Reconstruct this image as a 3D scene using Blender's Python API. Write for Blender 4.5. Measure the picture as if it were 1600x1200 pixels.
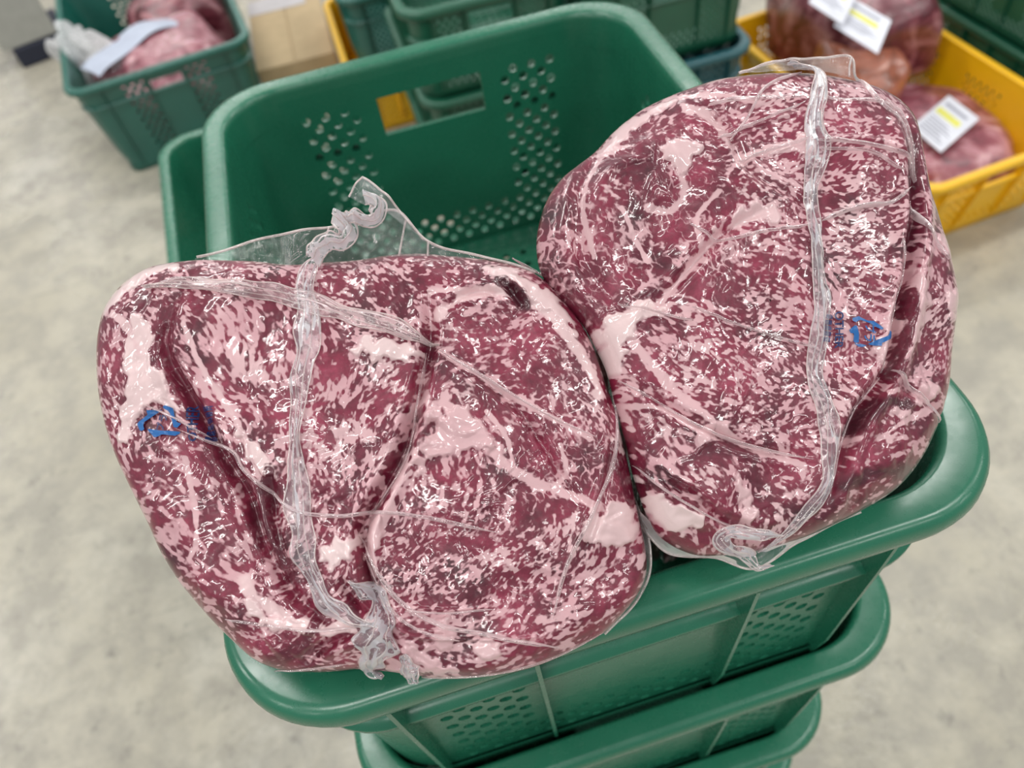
import bpy, bmesh, math, random
import numpy as np
from mathutils import Matrix, Vector

for o in list(bpy.data.objects):
    bpy.data.objects.remove(o)
scene = bpy.context.scene
COL = scene.collection
RIM = 1.0                                   # height of the rim of the upper crate above the floor

# ------------------------------------------------------------------ camera
F = 1210.0
CAM = np.array([-0.05607, -0.37717, 0.32612 + RIM])
ROT = np.array([[0.955721, -0.269966, -0.117113],
                [-0.283694, -0.739501, -0.610456],
                [0.078197, 0.616650, -0.783344]])      # rows: right, down, forward
cd = bpy.data.cameras.new('camera')
cam = bpy.data.objects.new('camera', cd)
COL.objects.link(cam)
cam.matrix_world = Matrix(((ROT[0][0], -ROT[1][0], -ROT[2][0], CAM[0]),
                           (ROT[0][1], -ROT[1][1], -ROT[2][1], CAM[1]),
                           (ROT[0][2], -ROT[1][2], -ROT[2][2], CAM[2]),
                           (0, 0, 0, 1)))
cd.sensor_width = 36.0
cd.lens = F / 1600 * 36.0
cd.clip_start = 0.01
cd.dof.use_dof = True
cd.dof.focus_distance = 0.325
cd.dof.aperture_fstop = 8.5
scene.camera = cam

# ------------------------------------------------------------------ light
world = bpy.data.worlds.new('world')
scene.world = world
world.use_nodes = True
bg = world.node_tree.nodes['Background']
bg.inputs[0].default_value = (0.95, 0.98, 1.0, 1)
bg.inputs[1].default_value = 0.33
def tube_lamp(x, y, rz=0.0, power=24, z=3.3):
    l = bpy.data.lights.new('ceiling_tube_lamp', 'AREA')
    l.shape = 'RECTANGLE'; l.size = 1.25; l.size_y = 0.17; l.energy = power
    l.color = (1.0, 0.985, 0.95)
    o = bpy.data.objects.new('ceiling_tube_lamp', l)
    o.location = (x, y, z); o.rotation_euler = (0, 0, rz)
    COL.objects.link(o)
for lx in (-3.65, -0.95, 1.75, 4.45):
    for ly in (-3.42, -1.37, 0.68, 2.73, 4.78, 6.83, 8.88):
        tube_lamp(lx, ly + .15 * (lx + .95), 0.15)
scene.view_settings.view_transform = 'Standard'
scene.view_settings.look = 'None'
scene.view_settings.gamma = 1.0
scene.view_settings.use_curve_mapping = False
scene.view_settings.exposure = -0.08

# ------------------------------------------------------------------ helpers
def ray(x, y):
    return ROT.T @ np.array([(x - 800) / F, (y - 600) / F, 1.0])
def at(x, y, z):
    """point at height z that is seen at photo pixel x, y"""
    d = ray(x, y)
    return CAM + d * ((z - CAM[2]) / d[2])

def srgb(r, g, b):
    def c(v):
        v /= 255.0
        return v / 12.92 if v <= 0.04045 else ((v + 0.055) / 1.055) ** 2.4
    return (c(r), c(g), c(b), 1.0)

def tag(o, label=None, cat=None, group=None, kind=None):
    if label: o['label'] = label
    if cat: o['category'] = cat
    if group: o['group'] = group
    if kind: o['kind'] = kind
    return o

def empty(name, loc, rz=0.0):
    o = bpy.data.objects.new(name, None)
    o.empty_display_size = 0.05
    o.location = loc; o.rotation_euler = (0, 0, rz)
    COL.objects.link(o)
    return o

def mesh_np(name, verts, faces, smooth=True):
    """faces: (n,4) or (n,3) int array, or list of such arrays"""
    if not isinstance(faces, list): faces = [faces]
    me = bpy.data.meshes.new(name)
    verts = np.asarray(verts, dtype=np.float32)
    me.vertices.add(len(verts)); me.vertices.foreach_set('co', verts.ravel())
    fl = [np.asarray(f, dtype=np.int32) for f in faces if len(f)]
    nl = sum(f.size for f in fl); nf = sum(len(f) for f in fl)
    me.loops.add(nl); me.polygons.add(nf)
    me.loops.foreach_set('vertex_index', np.concatenate([f.ravel() for f in fl]))
    tot = np.concatenate([np.full(len(f), f.shape[1], np.int32) for f in fl])
    st = np.concatenate([[0], np.cumsum(tot)[:-1]]).astype(np.int32)
    me.polygons.foreach_set('loop_start', st)
    me.update(calc_edges=True)
    me.polygons.foreach_set('use_smooth', np.full(nf, smooth, dtype=bool))
    me.validate(); me.update()
    return me

def obj(name, me, mat=None, parent=None):
    o = bpy.data.objects.new(name, me)
    COL.objects.link(o)
    if mat is not None and len(me.materials) == 0: me.materials.append(mat)
    if parent is not None: o.parent = parent
    return o

def box_mesh(name, lo, hi, bevel=0.0, seg=2):
    bm = bmesh.new()
    bmesh.ops.create_cube(bm, size=1.0)
    for v in bm.verts:
        v.co = Vector([(lo[i] + hi[i]) / 2 + v.co[i] * (hi[i] - lo[i]) for i in range(3)])
    if bevel:
        bmesh.ops.bevel(bm, geom=bm.edges[:], offset=bevel, segments=seg, affect='EDGES', profile=0.5)
    me = bpy.data.meshes.new(name); bm.to_mesh(me); bm.free()
    return me

def grid_faces(n, m, wrap_m=False):
    """quads for an n x m vertex grid, row-major"""
    i = np.arange(n - 1)[:, None]
    j = np.arange(m if wrap_m else m - 1)[None, :]
    j2 = (j + 1) % m
    return np.stack([i * m + j, i * m + j2, (i + 1) * m + j2, (i + 1) * m + j], -1).reshape(-1, 4)

def spline(pts, n):
    """Catmull-Rom through pts (k,d) -> n samples evenly spaced in arc length"""
    P = np.asarray(pts, float)
    Q = np.vstack([2 * P[0] - P[1], P, 2 * P[-1] - P[-2]])
    out = []
    for i in range(1, len(Q) - 2):
        t = np.linspace(0, 1, 24, endpoint=False)[:, None]
        a, b, c, d = Q[i - 1], Q[i], Q[i + 1], Q[i + 2]
        out.append(.5 * (2 * b + (c - a) * t + (2 * a - 5 * b + 4 * c - d) * t**2 + (3 * b - a - 3 * c + d) * t**3))
    out = np.vstack(out + [P[-1:]])
    L = np.concatenate([[0], np.cumsum(np.linalg.norm(np.diff(out[:, :2], axis=0), axis=1) + 1e-9)])
    s = np.linspace(0, L[-1], n)
    return np.stack([np.interp(s, L, out[:, k]) for k in range(P.shape[1])], 1)

def gnoise(shape, sigma, seed):
    """unit-variance gaussian-filtered noise"""
    r = np.random.default_rng(seed).standard_normal(shape)
    fy = np.fft.fftfreq(shape[0])[:, None]; fx = np.fft.rfftfreq(shape[1])[None]
    g = np.exp(-2 * (math.pi * sigma)**2 * (fx**2 + fy**2))
    out = np.fft.irfft2(np.fft.rfft2(r) * g, s=shape)
    return (out - out.mean()) / (out.std() + 1e-9)

# ------------------------------------------------------------------ materials
def new_mat(name):
    m = bpy.data.materials.new(name); m.use_nodes = True
    nt = m.node_tree
    return m, nt, nt.nodes['Principled BSDF'], nt.nodes['Material Output']
def nd(nt, typ, **kw):
    n = nt.nodes.new(typ)
    for k, v in kw.items(): setattr(n, k, v)
    return n
def noise(nt, scale, detail=4, rough=.55, coord=None, dist=0.0):
    n = nd(nt, 'ShaderNodeTexNoise')
    n.inputs['Scale'].default_value = scale; n.inputs['Detail'].default_value = detail
    n.inputs['Roughness'].default_value = rough; n.inputs['Distortion'].default_value = dist
    if coord is not None: nt.links.new(coord, n.inputs['Vector'])
    return n
def ramp(nt, fac, stops):
    r = nd(nt, 'ShaderNodeValToRGB')
    e = r.color_ramp.elements
    while len(e) < len(stops): e.new(0.5)
    for k, (p, c) in enumerate(stops):
        e[k].position = p; e[k].color = c
    nt.links.new(fac, r.inputs['Fac'])
    return r
def mixc(nt, fac, a, b, mode='MIX'):
    n = nd(nt, 'ShaderNodeMix', data_type='RGBA', blend_type=mode)
    for s, v in ((0, fac), (6, a), (7, b)):
        if hasattr(v, 'is_linked') or hasattr(v, 'links'): nt.links.new(v, n.inputs[s])
        else: n.inputs[s].default_value = v
    return n.outputs[2]
def bump(nt, height, strength, dist, normal_in):
    b = nd(nt, 'ShaderNodeBump')
    b.inputs['Strength'].default_value = strength; b.inputs['Distance'].default_value = dist
    nt.links.new(height, b.inputs['Height']); nt.links.new(b.outputs[0], normal_in)
    return b

def plastic(name, rgb, rough=.32, var=.12, scale=9.0):
    m, nt, p, out = new_mat(name)
    tc = nd(nt, 'ShaderNodeTexCoord')
    n = noise(nt, scale, 5, .6, tc.outputs['Object'])
    c = srgb(*rgb)
    lo = tuple(v * (1 - var) for v in c[:3]) + (1,)
    hi = tuple(min(1, v * (1 + var)) for v in c[:3]) + (1,)
    r = ramp(nt, n.outputs['Fac'], [(.3, lo), (.7, hi)])
    nt.links.new(r.outputs[0], p.inputs['Base Color'])
    n2 = noise(nt, 60, 6, .7, tc.outputs['Object'])
    r2 = ramp(nt, n2.outputs['Fac'], [(.3, (rough * .8,) * 3 + (1,)), (.75, (min(1, rough * 1.35),) * 3 + (1,))])
    nt.links.new(r2.outputs[0], p.inputs['Roughness'])
    p.inputs['Specular IOR Level'].default_value = .75
    n3 = noise(nt, 25, 3, .5, tc.outputs['Object'])
    bump(nt, n3.outputs['Fac'], .06, .004, p.inputs['Normal'])
    return m

def flat(name, rgb, rough=.6):
    m, nt, p, out = new_mat(name)
    tc = nd(nt, 'ShaderNodeTexCoord')
    n = noise(nt, 30, 4, .6, tc.outputs['Object'])
    c = srgb(*rgb)
    r = ramp(nt, n.outputs['Fac'], [(.25, tuple(v * .9 for v in c[:3]) + (1,)), (.75, tuple(min(1, v * 1.08) for v in c[:3]) + (1,))])
    nt.links.new(r.outputs[0], p.inputs['Base Color'])
    p.inputs['Roughness'].default_value = rough
    return m

def film_mat(name, base, tint=(1, .985, .98), rough=.12, gl=.55):
    """clear plastic film: mostly transparent, milky and glossy"""
    m, nt, p, out = new_mat(name)
    nt.nodes.remove(p)
    tc = nd(nt, 'ShaderNodeTexCoord')
    tr = nd(nt, 'ShaderNodeBsdfTransparent')
    df = nd(nt, 'ShaderNodeBsdfDiffuse'); df.inputs[0].default_value = tint + (1,)
    tl = nd(nt, 'ShaderNodeBsdfTranslucent'); tl.inputs[0].default_value = tint + (1,)
    g = nd(nt, 'ShaderNodeBsdfGlossy'); g.inputs['Roughness'].default_value = rough
    n = noise(nt, 420, 3, .6, tc.outputs['Object'])
    b = nd(nt, 'ShaderNodeBump'); b.inputs['Strength'].default_value = .5; b.inputs['Distance'].default_value = .0012
    nt.links.new(n.outputs['Fac'], b.inputs['Height'])
    nt.links.new(b.outputs[0], g.inputs['Normal'])
    m1 = nd(nt, 'ShaderNodeMixShader'); m1.inputs[0].default_value = .45
    nt.links.new(df.outputs[0], m1.inputs[1]); nt.links.new(tl.outputs[0], m1.inputs[2])
    m2 = nd(nt, 'ShaderNodeMixShader'); m2.inputs[0].default_value = gl
    nt.links.new(m1.outputs[0], m2.inputs[1]); nt.links.new(g.outputs[0], m2.inputs[2])
    fr = nd(nt, 'ShaderNodeFresnel'); fr.inputs[0].default_value = 1.5
    nv = noise(nt, 150, 4, .65, tc.outputs['Object'])
    rv = ramp(nt, nv.outputs['Fac'], [(.35, (base * .55,) * 3 + (1,)), (.7, (min(1, base * 1.5),) * 3 + (1,))])
    ad = nd(nt, 'ShaderNodeMath', operation='ADD', use_clamp=True)
    nt.links.new(rv.outputs[0], ad.inputs[0]); nt.links.new(fr.outputs[0], ad.inputs[1])
    m3 = nd(nt, 'ShaderNodeMixShader')
    nt.links.new(ad.outputs[0], m3.inputs[0])
    nt.links.new(tr.outputs[0], m3.inputs[1]); nt.links.new(m2.outputs[0], m3.inputs[2])
    nt.links.new(m3.outputs[0], out.inputs[0])
    return m

M_GREEN = plastic('green_crate_plastic', (34, 108, 82), .26)
M_GREEN_DARK = plastic('dark_green_crate_plastic', (24, 92, 68), .36)
M_TEAL = plastic('teal_crate_plastic', (26, 98, 86), .33)
M_TEALBLUE = plastic('blue_green_crate_plastic', (20, 84, 92), .36)
M_YELLOW = plastic('yellow_crate_plastic', (246, 190, 6), .38, .06)
M_FILM = film_mat('clear_film', .10)
M_FILM_SEAM = film_mat('crumpled_film_seam', .24, (.95, .94, 1.0), .12, .5)
M_FILM_CURL = film_mat('curled_film', .17, (.97, .96, 1.0), .12, .45)
M_FILM_EDGE = film_mat('film_fold_edge', .50, (1.0, .88, .86), .2, .3)
M_FILM_FOLD = film_mat('film_fold_pink', .34, (1.0, .80, .82), .14, .4)
M_BLUE = flat('blue_print', (18, 92, 158), .35)
M_NAVY = flat('navy_print', (22, 48, 100), .35)
M_WHITE = flat('white_label_paper', (226, 228, 238), .6)
M_LABEL_YELLOW = flat('yellow_label_print', (226, 224, 110), .6)
M_LABEL_GREY = flat('grey_label_print', (150, 152, 166), .6)
M_CARD = flat('tan_cardboard', (190, 168, 132), .8)
M_GREY = flat('grey_painted_metal', (172, 172, 166), .5)
M_NAVYFOOT = flat('dark_navy_rubber', (38, 42, 60), .6)

def concrete():
    m, nt, p, out = new_mat('stained_concrete')
    tc = nd(nt, 'ShaderNodeTexCoord'); O = tc.outputs['Object']
    n1 = noise(nt, 1.6, 6, .6, O, .3)
    base = ramp(nt, n1.outputs['Fac'], [(.3, srgb(176, 169, 150)), (.55, srgb(190, 184, 168)), (.75, srgb(200, 197, 187))])
    n2 = noise(nt, 9, 8, .72, O, .15)
    r2 = ramp(nt, n2.outputs['Fac'], [(.42, (0, 0, 0, 1)), (.60, (1, 1, 1, 1))])
    c1 = mixc(nt, r2.outputs[0], base.outputs[0], srgb(166, 161, 149))
    n3 = noise(nt, 22, 6, .7, O, .2)
    r3 = ramp(nt, n3.outputs['Fac'], [(.57, (0, 0, 0, 1)), (.74, (.75, .75, .75, 1))])
    n4 = noise(nt, 2.2, 3, .5, O)
    r4 = ramp(nt, n4.outputs['Fac'], [(.40, (0, 0, 0, 1)), (.60, (1, 1, 1, 1))])
    mk = mixc(nt, 1.0, r3.outputs[0], r4.outputs[0], 'MULTIPLY')
    c2 = mixc(nt, mk, c1, srgb(112, 110, 106))
    # long scrape marks
    mp = nd(nt, 'ShaderNodeMapping'); nt.links.new(O, mp.inputs[0])
    mp.inputs['Rotation'].default_value = (0, 0, .12); mp.inputs['Scale'].default_value = (.9, 26, 1)
    n5 = noise(nt, 1.0, 4, .6, mp.outputs[0])
    r5 = ramp(nt, n5.outputs['Fac'], [(.64, (0, 0, 0, 1)), (.72, (.55, .55, .55, 1))])
    c3 = mixc(nt, r5.outputs[0], c2, srgb(128, 126, 118))
    nt.links.new(c3, p.inputs['Base Color'])
    n6 = noise(nt, 1.7, 4, .6, O)
    rr = ramp(nt, n6.outputs['Fac'], [(.40, (.5, .5, .5, 1)), (.56, (.17, .17, .17, 1))])
    nt.links.new(rr.outputs[0], p.inputs['Roughness'])
    n7 = noise(nt, 60, 5, .65, O)
    bump(nt, n7.outputs['Fac'], .35, .004, p.inputs['Normal'])
    return m

def meat_face_mat():
    """vacuum packed marbled beef: colours from the fat map stored on the mesh"""
    m, nt, p, out = new_mat('marbled_beef_in_film')
    a = nd(nt, 'ShaderNodeAttribute', attribute_name='fatmap')
    sep = nd(nt, 'ShaderNodeSeparateColor'); nt.links.new(a.outputs['Color'], sep.inputs[0])
    tc = nd(nt, 'ShaderNodeTexCoord'); O = tc.outputs['Object']
    nf = noise(nt, 700, 3, .6, O)
    nf2 = noise(nt, 330, 3, .6, O)
    s1 = nd(nt, 'ShaderNodeMath', operation='MULTIPLY_ADD'); s1.inputs[1].default_value = .22; 
    nt.links.new(nf.outputs['Fac'], s1.inputs[0]); nt.links.new(sep.outputs[0], s1.inputs[2])
    s2 = nd(nt, 'ShaderNodeMath', operation='MULTIPLY_ADD'); s2.inputs[1].default_value = .16
    nt.links.new(nf2.outputs['Fac'], s2.inputs[0]); nt.links.new(s1.outputs[0], s2.inputs[2])
    fat = nd(nt, 'ShaderNodeMapRange', interpolation_type='SMOOTHSTEP')
    fat.inputs['From Min'].default_value = .48; fat.inputs['From Max'].default_value = .74
    nt.links.new(s2.outputs[0], fat.inputs['Value'])
    lean = ramp(nt, sep.outputs[1], [(.0, srgb(58, 8, 24)), (.35, srgb(100, 20, 44)), (.65, srgb(124, 33, 58)), (1.0, srgb(152, 54, 80))])
    nl = noise(nt, 420, 5, .65, O)
    rl = ramp(nt, nl.outputs['Fac'], [(.3, (.72, .66, .68, 1)), (.7, (1.18, 1.2, 1.2, 1))])
    leanc = mixc(nt, 1.0, lean.outputs[0], rl.outputs[0], 'MULTIPLY')
    fatc = mixc(nt, sep.outputs[2], srgb(202, 154, 161), srgb(228, 204, 203))
    c = mixc(nt, fat.outputs[0], leanc, fatc)
    nt.links.new(c, p.inputs['Base Color'])
    p.inputs['Roughness'].default_value = .38
    p.inputs['Coat Weight'].default_value = 1.0
    p.inputs['Coat Roughness'].default_value = .05
    p.inputs['Coat IOR'].default_value = 1.5
    n3 = noise(nt, 260, 4, .6, O, .6)
    b = bump(nt, n3.outputs['Fac'], .12, .0008, p.inputs['Coat Normal'])
    bump(nt, n3.outputs['Fac'], .2, .0008, p.inputs['Normal'])
    return m

def pack_mat(name, lean, fat, scale, orange=False):
    m, nt, p, out = new_mat(name)
    tc = nd(nt, 'ShaderNodeTexCoord'); O = tc.outputs['Object']
    n = noise(nt, scale, 6, .6, O, 1.2)
    r = ramp(nt, n.outputs['Fac'], [(.34, srgb(*[v * .7 for v in lean])), (.47, srgb(*lean)), (.56, srgb(*[(u + v) / 2 for u, v in zip(lean, fat)])), (.68, srgb(*fat))])
    col = r.outputs[0]
    nt.links.new(col, p.inputs['Base Color'])
    p.inputs['Roughness'].default_value = .3
    p.inputs['Coat Weight'].default_value = .7; p.inputs['Coat Roughness'].default_value = .08
    n2 = noise(nt, scale * 5, 4, .6, O)
    bump(nt, n2.outputs['Fac'], .5, .006, p.inputs['Coat Normal'])
    return m
M_FLOOR = concrete()
M_MEAT = meat_face_mat()
M_PACK = pack_mat('pink_meat_pack', (150, 78, 92), (214, 170, 176), 16)
M_PACK_DARK = pack_mat('dark_meat_pack', (116, 50, 62), (196, 142, 146), 14)
M_PACK_ORANGE = pack_mat('orange_fat_meat', (176, 104, 80), (206, 150, 128), 7)

# ------------------------------------------------------------------ structure
fl = obj('floor', box_mesh('floor', (-6, -4, -.1), (6, 9, 0)), M_FLOOR)
tag(fl, 'stained grey concrete floor with scrape marks', 'floor', kind='structure')

# ------------------------------------------------------------------ crates
def rr_point(hx, hy, r, side, f):
    """point and outward normal on a rounded rectangle; side 0..3 straight (f -1..1), 4..7 corners (f 0..1)"""
    if side == 0: return (f * (hx - r), -hy), (0, -1)
    if side == 1: return (hx, f * (hy - r)), (1, 0)
    if side == 2: return (-f * (hx - r), hy), (0, 1)
    if side == 3: return (-hx, -f * (hy - r)), (-1, 0)
    k = side - 4
    a = -math.pi / 2 + k * math.pi / 2 + f * math.pi / 2
    cx = (hx - r) * (1, 1, -1, -1)[k]; cy = (hy - r) * (-1, 1, 1, -1)[k]
    return (cx + r * math.cos(a), cy + r * math.sin(a)), (math.cos(a), math.sin(a))

def crate_meshes(W, D, H, pitch=.0088, rc=.056, simple=False):
    t = .003
    o_top, o_bot = .0175, .0222 + .026 * (H > .25 or H == .21)
    ztop, zbot = H - .012, .012
    def dims(z):
        k = (ztop - z) / (ztop - zbot)
        o = o_top + (o_bot - o_top) * k
        return W / 2 - o, D / 2 - o, rc - o * .45
    V = []; Fq = []
    def P(side, f, z, inner):
        hx, hy, r = dims(z)
        (x, y), (nx, ny) = rr_point(hx, hy, r, side, f)
        if inner: x -= nx * t; y -= ny * t
        return (x, y, z)
    nrow = max(4, int(round((ztop - zbot) / pitch)))
    zs = np.linspace(zbot, ztop, nrow + 1)
    for side in range(4):
        L = (W if side in (0, 2) else D) - 2 * o_top - 2 * (rc - o_top * .45)
        nc = int(round(L / pitch))
        nc += (nc % 2 == 0)
        for i in range(nc):
            f0, f1 = -1 + 2 * i / nc, -1 + 2 * (i + 1) / nc
            fm = (f0 + f1) / 2; s = fm * L / 2
            for j in range(nrow):
                zc = (zs[j] + zs[j + 1]) / 2; dz = H - zc
                short = side in (0, 2)
                win = short and abs(s) < .047 and .034 < dz < .066
                if win:
                    # hand hole: rim of the opening
                    for (e0, e1, cond) in (((f0, zs[j]), (f1, zs[j]), not (.034 < dz + pitch < .066)), ((f1, zs[j + 1]), (f0, zs[j + 1]), not (.034 < dz - pitch < .066)),
                                           ((f0, zs[j + 1]), (f0, zs[j]), abs(s - pitch) >= .047), ((f1, zs[j]), (f1, zs[j + 1]), abs(s + pitch) >= .047)):
                        if cond:
                            b = len(V)
                            V += [P(side, *e0, 0), P(side, *e1, 0), P(side, *e1, 1), P(side, *e0, 1)]
                            Fq.append((b, b + 1, b + 2, b + 3))
                    continue
                edge_ok = i > 0 and i < nc - 1 and j > 0 and dz > .030
                if short:
                    zone = (.060 < abs(s) < .118 and dz < H - .02) or (abs(s) < .118 and dz > H - .058)
                else:
                    zone = (.045 < abs(s) < .17 and .04 < dz) or (abs(s) < .17 and dz > H - .05)
                hole = edge_ok and zone and (i + j) % 2 == 0
                b = len(V)
                if not hole:
                    for inn in (0, 1):
                        V += [P(side, f0, zs[j], inn), P(side, f1, zs[j], inn), P(side, f1, zs[j + 1], inn), P(side, f0, zs[j + 1], inn)]
                    Fq += [(b, b + 1, b + 2, b + 3), (b + 7, b + 6, b + 5, b + 4)]
                else:
                    hr = .46
                    co = [(-.5, -.5), (0, -.5), (.5, -.5), (.5, 0), (.5, .5), (0, .5), (-.5, .5), (-.5, 0)]
                    ci = [(-.36 * hr / .5, -.36 * hr / .5), (0, -hr), (.36 * hr / .5, -.36 * hr / .5), (hr, 0), (.36 * hr / .5, .36 * hr / .5), (0, hr), (-.36 * hr / .5, .36 * hr / .5), (-hr, 0)]
                    df, dzz = f1 - f0, zs[j + 1] - zs[j]
                    for inn in (0, 1):
                        for (a, c) in co: V.append(P(side, fm + a * df, zc + c * dzz, inn))
                        for (a, c) in ci: V.append(P(side, fm + a * df, zc + c * dzz, inn))
                    for k in range(8):
                        k2 = (k + 1) % 8
                        Fq.append((b + k, b + k2, b + 8 + k2, b + 8 + k))
                        Fq.append((b + 16 + k2, b + 16 + k, b + 24 + k, b + 24 + k2))
                        Fq.append((b + 8 + k, b + 8 + k2, b + 24 + k2, b + 24 + k))
    nflat = len(Fq)
    for side in range(4):
        nk = 10
        for inn in (0, 1):
            b = len(V)
            for z in (zbot, (zbot + ztop) / 2, ztop):
                for i in range(nk + 1): V.append(P(side + 4, i / nk, z, inn))
            g = grid_faces(3, nk + 1) + b
            Fq += [tuple(q) if not inn else tuple(q[::-1]) for q in g.tolist()]
    wall = mesh_np('basket_wall', V, np.array(Fq), False)
    sm = np.zeros(len(wall.polygons), bool); sm[nflat:] = True
    wall.polygons.foreach_set('use_smooth', sm)

    # rim: profile (inset from the outer edge, z) swept round
    prof = [(.0208, H - .030), (.0203, H - .006), (.0194, H - .0016), (.0178, H - .0002), (.0166, H), (.0064, H), (.0050, H - .0002), (.0022, H - .0018), (.0005, H - .0055),
            (.0, H - .010), (.0010, H - .0155), (.0026, H - .0170), (.0042, H - .0155), (.0046, H - .0095), (.0070, H - .0070), (.0150, H - .0065), (.0168, H - .012), (.0174, H - .030)]
    ring = []
    for side in range(4):
        ns = 14
        for i in range(ns): ring.append((side, -1 + 2 * i / ns))
        for i in range(14): ring.append((side + 4, i / 14))
    V = []
    for (o, z) in prof:
        for (sd, f) in ring:
            hx, hy, r = W / 2 - o, D / 2 - o, max(.012, rc - o * .45)
            (x, y), nn = rr_point(hx, hy, r, sd, f)
            V.append((x, y, z))
    n, mm = len(prof), len(ring)
    fq = grid_faces(n, mm, True)
    last = np.array([[(n - 1) * mm + j, (n - 1) * mm + (j + 1) % mm, (j + 1) % mm, j] for j in range(mm)])
    rim = mesh_np('rim', V, np.vstack([fq, last]))
    bm = bmesh.new(); bm.from_mesh(rim); bmesh.ops.recalc_face_normals(bm, faces=bm.faces); bm.to_mesh(rim); bm.free()
    rim.set_sharp_from_angle(angle=math.radians(50))

    # base panel with holes
    hx, hy, r = dims(zbot)
    nx = int(round(2 * hx / (pitch * 1.05))); ny = int(round(2 * hy / (pitch * 1.05)))
    nx += (nx % 2 == 0); ny += (ny % 2 == 0)
    V = []; Fq = []
    th = .004
    for i in range(nx):
        for j in range(ny):
            x0, x1 = -hx + 2 * hx * i / nx, -hx + 2 * hx * (i + 1) / nx
            y0, y1 = -hy + 2 * hy * j / ny, -hy + 2 * hy * (j + 1) / ny
            cx, cy = (x0 + x1) / 2, (y0 + y1) / 2
            qx, qy = abs(cx) - (hx - r), abs(cy) - (hy - r)
            if qx > 0 and qy > 0 and math.hypot(qx, qy) > r - .002: continue
            hole = (i + j) % 2 == 0 and j % 2 == 0 and 2 < i < nx - 3 and 2 < j < ny - 3
            b = len(V)
            za, zb = zbot, zbot + th
            if not hole:
                for z in (zb, za): V += [(x0, y0, z), (x1, y0, z), (x1, y1, z), (x0, y1, z)]
                Fq += [(b, b + 1, b + 2, b + 3), (b + 7, b + 6, b + 5, b + 4)]
            else:
                for z in (zb, za):
                    for k in range(8):
                        a = -3 * math.pi / 4 + k * math.pi / 4
                        q = .5 / max(abs(math.cos(a)), abs(math.sin(a)))
                        V.append((cx + (x1 - x0) * q * math.cos(a), cy + (y1 - y0) * q * math.sin(a), z))
                    for k in range(8):
                        a = -3 * math.pi / 4 + k * math.pi / 4
                        V.append((cx + (x1 - x0) * .40 * math.cos(a), cy + (y1 - y0) * .40 * math.sin(a), z))
                for k in range(8):
                    k2 = (k + 1) % 8
                    Fq += [(b + k, b + k2, b + 8 + k2, b + 8 + k), (b + 16 + k2, b + 16 + k, b + 24 + k, b + 24 + k2), (b + 8 + k, b + 8 + k2, b + 24 + k2, b + 24 + k)]
    base = mesh_np('base_panel', V, np.array(Fq), False)
    # foot ring under the wall
    V = []
    prof = [(-.002, zbot + .010), (-.003, 0.0), (.004, 0.0), (.005, zbot + .006)]
    for (o, z) in prof:
        for (sd, f) in ring:
            (x, y), nn = rr_point(hx - o, hy - o, r, sd, f); V.append((x, y, z))
    foot = mesh_np('foot_ring', V, grid_faces(4, mm, True))
    # hand panel below the opening on the short sides, ledge band
    V = []
    zl = H - .072
    h1 = dims(zl)
    for (o, z) in [(0, zl + .006), (-.007, zl + .003), (-.007, zl - .001), (0, zl - .004)]:
        for (sd, f) in ring:
            (x, y), nn = rr_point(h1[0] - o, h1[1] - o, h1[2], sd, f); V.append((x, y, z))
    band = mesh_np('ledge_band', V, grid_faces(4, mm, True))
    # ribs
    ribs = []
    def rib(side, s):
        V = []
        for (z, ex) in ((H - .0075, .0130), (H - .06, .0120), (.05, .0085), (.014, .0040)):
            hx_, hy_, r_ = dims(z)
            base_y = hy_ if side in (0, 2) else hx_
            for d, hw in ((-.001, .0014), (ex, .0011)):
                for sg in (-1, 1):
                    u = s + sg * hw; w = base_y + d
                    V.append({0: (u, -w, z), 1: (w, u, z), 2: (-u, w, z), 3: (-w, -u, z)}[side])
        fs = []
        for k in range(3):
            a = 4 * k; b = a + 4
            for (i, j) in ((0, 1), (1, 3), (3, 2), (2, 0)):
                fs.append((a + i, a + j, b + j, b + i))
        fs += [(0, 2, 3, 1), (12, 13, 15, 14)]
        ribs.append(mesh_np('rib', V, np.array(fs), False))
    for side in (0, 2):
        for s in (-W * .33, -.054, .054, W * .33): rib(side, s)
    for side in (1, 3):
        for s in (-D * .37, -D * .17, 0, D * .17, D * .37): rib(side, s)
    return dict(basket_wall=wall, rim=rim, base_panel=base, foot_ring=foot, ledge_band=band, ribs=ribs)

_cache = {}
def crate(name, loc, rz, mat, label, W=.375, D=.527, H=.2, group=None, cat='crate', pitch=.0088):
    key = (W, D, H, pitch)
    if key not in _cache: _cache[key] = crate_meshes(W, D, H, pitch)
    ms = _cache[key]
    root = empty(name, loc, rz)
    tag(root, label, cat, group)
    def part(nm, me):
        o = bpy.data.objects.new(nm, me); COL.objects.link(o); o.parent = root
        if len(me.materials) == 0: me.materials.append(mat)
        o.material_slots[0].link = 'OBJECT'; o.material_slots[0].material = mat
        return o
    for nm in ('basket_wall', 'rim', 'base_panel', 'foot_ring', 'ledge_band'): part(nm, ms[nm])
    for r in ms['ribs']: part('rib', r)
    return root

# main stack
offs = [(0, 0, 0), (.004, -.004, .006), (-.003, -.006, -.008), (.005, -.003, .01), (0, 0, 0)]
lab = ['green open-topped crate at the top of the stack holding the two beef pieces',
       'green crate second from the top of the stack, directly under the one holding the beef',
       'green crate third from the top of the stack under the beef',
       'green crate fourth from the top of the stack under the beef',
       'green crate at the foot of the stack under the beef, standing on the floor']
for k in range(5):
    hh = .222 if k < 4 else .2                                  # each crate nests a little into the rim below
    z = RIM - .2 * k - hh
    crate('stacking_crate', (offs[k][0], offs[k][1], z), offs[k][2], M_GREEN, lab[k], H=hh, group='green crates stacked under the beef')

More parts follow.
